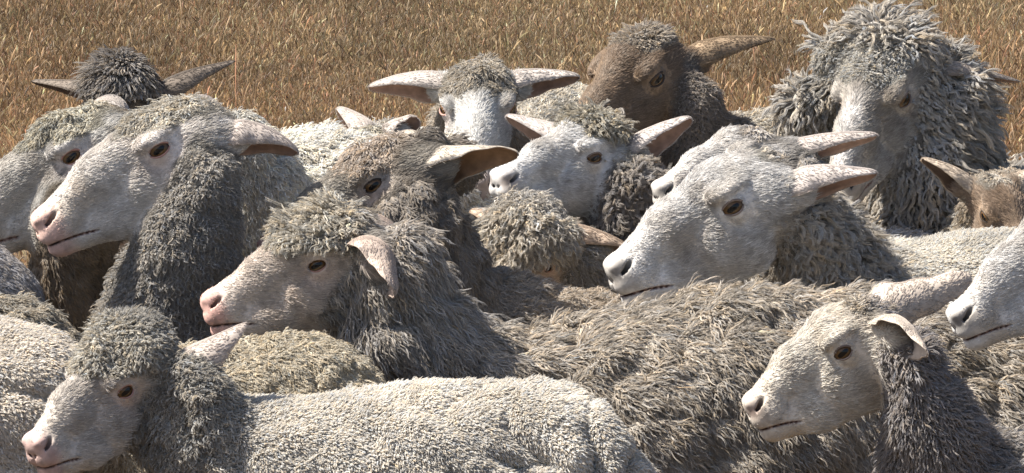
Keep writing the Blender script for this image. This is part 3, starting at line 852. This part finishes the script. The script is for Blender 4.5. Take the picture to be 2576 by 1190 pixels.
def ground_material():
    m, nt, N, Lk = new_mat('straw_ground')
    out = N('ShaderNodeOutputMaterial'); p = N('ShaderNodeBsdfPrincipled')
    tc = N('ShaderNodeTexCoord')
    n1 = N('ShaderNodeTexNoise'); n1.inputs['Scale'].default_value = 1.3; n1.inputs['Detail'].default_value = 8
    n2 = N('ShaderNodeTexNoise'); n2.inputs['Scale'].default_value = 40; n2.inputs['Detail'].default_value = 6
    Lk(tc.outputs['Object'], n1.inputs['Vector']); Lk(tc.outputs['Object'], n2.inputs['Vector'])
    cr = N('ShaderNodeValToRGB'); e = cr.color_ramp.elements
    e[0].position = .32; e[0].color = (.055, .034, .018, 1); e[1].position = .7; e[1].color = (.13, .085, .042, 1)
    ad = N('ShaderNodeMath'); ad.operation = 'ADD'
    ml = N('ShaderNodeMath'); ml.operation = 'MULTIPLY'; ml.inputs[1].default_value = .5
    m2 = N('ShaderNodeMath'); m2.operation = 'MULTIPLY'; m2.inputs[1].default_value = .5
    Lk(n1.outputs['Fac'], ml.inputs[0]); Lk(n2.outputs['Fac'], m2.inputs[0]); Lk(ml.outputs[0], ad.inputs[0]); Lk(m2.outputs[0], ad.inputs[1])
    Lk(ad.outputs[0], cr.inputs[0]); Lk(cr.outputs[0], p.inputs['Base Color'])
    p.inputs['Roughness'].default_value = .95
    bp = N('ShaderNodeBump'); bp.inputs['Distance'].default_value = .05
    Lk(n2.outputs['Fac'], bp.inputs['Height']); Lk(bp.outputs[0], p.inputs['Normal'])
    Lk(p.outputs[0], out.inputs[0])
    return m

M_WOOL = strand_material('wool_fibre', .12, .55)
M_HAIR = strand_material('short_hair', .15, .45)
M_STRAW = strand_material('dry_straw', .30, .5)
M_SKIN = skin_material()
M_EYE = eye_material()

# ------------------------------------------------------------------ ground and grass
def mesh_from(name, V, Q, mat, smooth=True):
    me = bpy.data.meshes.new(name)
    me.vertices.add(len(V)); me.vertices.foreach_set('co', np.ascontiguousarray(V, np.float32).ravel())
    me.loops.add(Q.size); me.loops.foreach_set('vertex_index', Q.astype(np.int32).ravel())
    me.polygons.add(len(Q))
    me.polygons.foreach_set('loop_start', np.arange(0, Q.size, Q.shape[1], dtype=np.int32))
    me.polygons.foreach_set('use_smooth', np.full(len(Q), smooth))
    me.update(calc_edges=True); me.validate()
    me.materials.append(mat)
    return me

def curves_from(name, pieces, origin, mat):
    cu = bpy.data.hair_curves.new(name)
    sizes = []
    for pts, rr, cc in pieces:
        sizes += [pts.shape[1]] * len(pts)
    cu.add_curves(sizes)
    P = np.concatenate([(p - origin).reshape(-1, 3) for p, _, _ in pieces]).astype(np.float32)
    R = np.concatenate([r.reshape(-1) for _, r, _ in pieces]).astype(np.float32)
    Cc = np.concatenate([c for _, _, c in pieces]).astype(np.float32)
    cu.attributes['position'].data.foreach_set('vector', P.ravel())
    a = cu.attributes.get('radius') or cu.attributes.new('radius', 'FLOAT', 'POINT')
    a.data.foreach_set('value', R)
    a = cu.attributes.new('col', 'FLOAT_COLOR', 'CURVE')
    a.data.foreach_set('color', np.concatenate([Cc, np.ones((len(Cc), 1), np.float32)], 1).ravel())
    cu.materials.append(mat)
    o = bpy.data.objects.new(name, cu)
    COL.objects.link(o)
    return o, len(sizes)

gv = np.array([(-3000, -1000, 0), (3000, -1000, 0), (3000, 5000, 0), (-3000, 5000, 0)], float)
ground = bpy.data.objects.new('ground', mesh_from('ground', gv, np.array([[0, 1, 2, 3]]), ground_material(), False))
ground['kind'] = 'structure'; ground['label'] = 'dry straw covered paddock ground'
COL.objects.link(ground)

def make_grass():
    rng = np.random.default_rng(5)
    pieces = []
    # (y range, density per m2, half-width factor, hmin, hmax, radius)
    for y0, y1, dens, rad in ((8.2, 12.0, 700, .0008), (12.0, 17.0, 2500, .0008), (17.0, 24.5, 9500, .00065), (24.5, 34.0, 1500, .0014)):
        hw = .115 * y1 + .5
        n = int((y1 - y0) * 2 * hw * dens)
        m = int(n * .45)                       # thinner growth beyond the strip in view
        x = np.concatenate([rng.uniform(-hw, hw, n), rng.choice([-1, 1], m) * (hw + rng.random(m) ** 1.6 * hw * 1.6)])
        n += m
        y = rng.uniform(y0, y1, n) + rng.normal(0, .35, n)
        P = np.stack([x, y, np.zeros(n)], 1)
        pat = noise3(P, 1.1, 3) * .6 + noise3(P, 3.5, 4) * .4
        h = (.027 + .012 * pat) * np.exp(rng.normal(0, .45, n))
        tall = rng.random(n) < .05 + .05 * noise3(P, .9, 21)
        h = np.where(tall, h * 1.8, h)
        lean = rng.normal(0, .24, (n, 2)) + np.array([.02, 0])
        kind = rng.random(n)
        K = 6; St = np.linspace(0, 1, K)
        pts = np.zeros((n, K, 3))
        pts[:, :, 0] = x[:, None] + lean[:, :1] * h[:, None] * St ** 1.7
        pts[:, :, 1] = y[:, None] + lean[:, 1:] * h[:, None] * St ** 1.7
        pts[:, :, 2] = h[:, None] * St * (1 - .15 * St)
        head = kind < .5
        rs = np.tile(np.array([1, .9, .8, .7, .6, .25]), (n, 1))
        rs[head] = np.array([.7, .6, .55, 1.3, 2.8, .8])
        c = np.array([(.36, .245, .105), (.46, .33, .165), (.26, .165, .07), (.31, .17, .08), (.30, .25, .11)])[rng.choice(5, n, p=[.36, .2, .22, .14, .08])]
        red = np.clip(.35 + 1.0 * sstep(20.5, 17.5, y) + .8 * noise3(P, .45, 9) + .4 * noise3(P, 1.6, 10), 0, 1)[:, None]
        c = c * (1 - .35 * red) + c * np.array([.88, .62, .50]) * .35 * red
        c = c * np.array([.54, .57, .70]) * np.exp(rng.normal(0, .46, n))[:, None]
        c = c * np.exp(.38 * noise3(P * [1, .45, 1], .8, 22) + .22 * noise3(P * [1, .5, 1], 2.6, 23))[:, None]
        c[head] *= 1.5
        c[tall] *= 1.3
        pieces.append((pts, rad * rs, np.clip(c, .02, .8)))
    o, n = curves_from('dry_grass', pieces, np.zeros(3), M_STRAW)
    o['kind'] = 'stuff'; o['label'] = 'golden dry grass with seed heads filling the paddock'; o['category'] = 'grass'
    return n

# ------------------------------------------------------------------ build the sheep
ZC = 5.0; ZX0, ZY0, ZNX, ZNY = -500, -250, 716, 340

def front_depths(geos):
    """how far off the nearest animal stands in each direction, eased by a hand's width: wool nobody can see grows thin"""
    rng = np.random.default_rng(1)
    z = np.full((ZNX, ZNY), 99.0)
    for g in geos:
        V, Q = g['V'], g['Q']
        for T in (Q[:, [0, 1, 2]], Q[:, [0, 2, 3]]):
            u, v = project(V)
            A = np.abs((u[T[:, 1]] - u[T[:, 0]]) * (v[T[:, 2]] - v[T[:, 0]]) - (u[T[:, 2]] - u[T[:, 0]]) * (v[T[:, 1]] - v[T[:, 0]])) * .5
            n = np.minimum(np.ceil(A / 25 * 3) + 1, 400).astype(int)
            t = np.repeat(np.arange(len(T)), n)
            r1, r2 = np.sqrt(rng.random(len(t))), rng.random(len(t))
            b = np.stack([1 - r1, r1 * (1 - r2), r1 * r2], 1)
            P = (V[T[t]] * b[:, :, None]).sum(1)
            u, v = project(P)
            i = ((u - ZX0) / ZC).astype(int); j = ((v - ZY0) / ZC).astype(int)
            ok = (i >= 0) & (i < ZNX) & (j >= 0) & (j < ZNY)
            np.minimum.at(z, (i[ok], j[ok]), P[ok, 1])
    # close pinholes, then widen every gap
    k = 1
    zz = np.pad(z, k, mode='edge'); z = np.min([zz[a:a + ZNX, b:b + ZNY] for a in range(3) for b in range(3)], axis=0)
    for ax in (0, 1):
        k = 12
        zz = np.pad(z, [(k, k) if a == ax else (0, 0) for a in (0, 1)], mode='edge')
        z = np.max([np.take(zz, np.arange(o, o + z.shape[ax]), axis=ax) for o in range(2 * k + 1)], axis=0)
    return z

def front_at(z, u, v):
    i = np.clip(((u - ZX0) / ZC).astype(int), 0, ZNX - 1); j = np.clip(((v - ZY0) / ZC).astype(int), 0, ZNY - 1)
    return z[i, j]

def eye_mesh():
    n, m = 24, 14
    V = [(0, 0, 1.0)]; 
    for i in range(1, m):
        th = math.pi * i / m
        for j in range(n):
            a = 2 * math.pi * j / n
            V.append((math.sin(th) * math.cos(a), math.sin(th) * math.sin(a), math.cos(th)))
    V.append((0, 0, -1.0))
    F = [(0, 1 + j, 1 + (j + 1) % n) for j in range(n)]
    for i in range(m - 2):
        for j in range(n):
            a, b = 1 + i * n + j, 1 + i * n + (j + 1) % n
            F.append((a, a + n, b + n, b))
    e = len(V) - 1
    F += [(e, 1 + (m - 2) * n + (j + 1) % n, 1 + (m - 2) * n + j) for j in range(n)]
    me = bpy.data.meshes.new('eye'); me.from_pydata(V, [], F)
    me.polygons.foreach_set('use_smooth', np.full(len(F), True))
    me.materials.append(M_EYE)
    return me

EYE_MESH = eye_mesh()
with ThreadPoolExecutor(4) as ex:
    GEO = list(ex.map(lambda a: make_geo(a[1], a[0]), enumerate(FLOCK)))
    ZF = front_depths(GEO)
    for g, r in zip(GEO, ex.map(lambda g: g['grow'](ZF), GEO)):
        g['fleece'], g['hairs'] = r
print('geo', round(time.time() - T0, 1))
tot = 0; totv = 0
for s, g in zip(FLOCK, GEO):
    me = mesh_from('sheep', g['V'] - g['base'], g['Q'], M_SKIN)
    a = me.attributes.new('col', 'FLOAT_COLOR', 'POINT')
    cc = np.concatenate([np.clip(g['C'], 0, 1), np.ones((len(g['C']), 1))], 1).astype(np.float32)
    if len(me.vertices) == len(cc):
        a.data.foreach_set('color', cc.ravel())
    o = bpy.data.objects.new('sheep', me)
    o.location = g['base']
    o['label'] = s['label']; o['category'] = 'sheep'; o['group'] = 'flock of sheep packed together in the paddock'
    COL.objects.link(o)
    for sg in (1, -1):
        e = bpy.data.objects.new('eye', EYE_MESH)
        e.parent = o
        ax = EYE_AX * [1, sg, 1]
        xa = np.array([1.0, 0, 0]) + np.array([0, 0, -.18]); xa = norm(xa - ax * (xa @ ax)); ya = np.cross(ax, xa)
        R = g['M'] @ np.stack([xa, ya, ax], 1) * (EYE_R * g['L'])
        c = g['fro'](EYE * [1, sg, 1]) - g['base']
        e.matrix_basis = Matrix([[*R[0], c[0]], [*R[1], c[1]], [*R[2], c[2]], [0, 0, 0, 1]])
        COL.objects.link(e)
    f, n = curves_from('fleece', g['fleece'], g['base'], M_WOOL); f.parent = o
    tot += n
    if g['hairs']:
        h, n = curves_from('short_hair', g['hairs'], g['base'], M_HAIR); h.parent = o
        tot += n
    totv += len(g['Q']) * 2
    print(s['id'], 'L %.3f pitch %.0f' % s['fit'], 'tris', len(g['Q']) * 2, 'strands', sum(len(p[0]) for p in g['fleece']), 'hairs', sum(len(p[0]) for p in g['hairs']))
ng = make_grass()
print('strands', tot, 'grass', ng, 'tris', totv, 'time', round(time.time() - T0, 1))
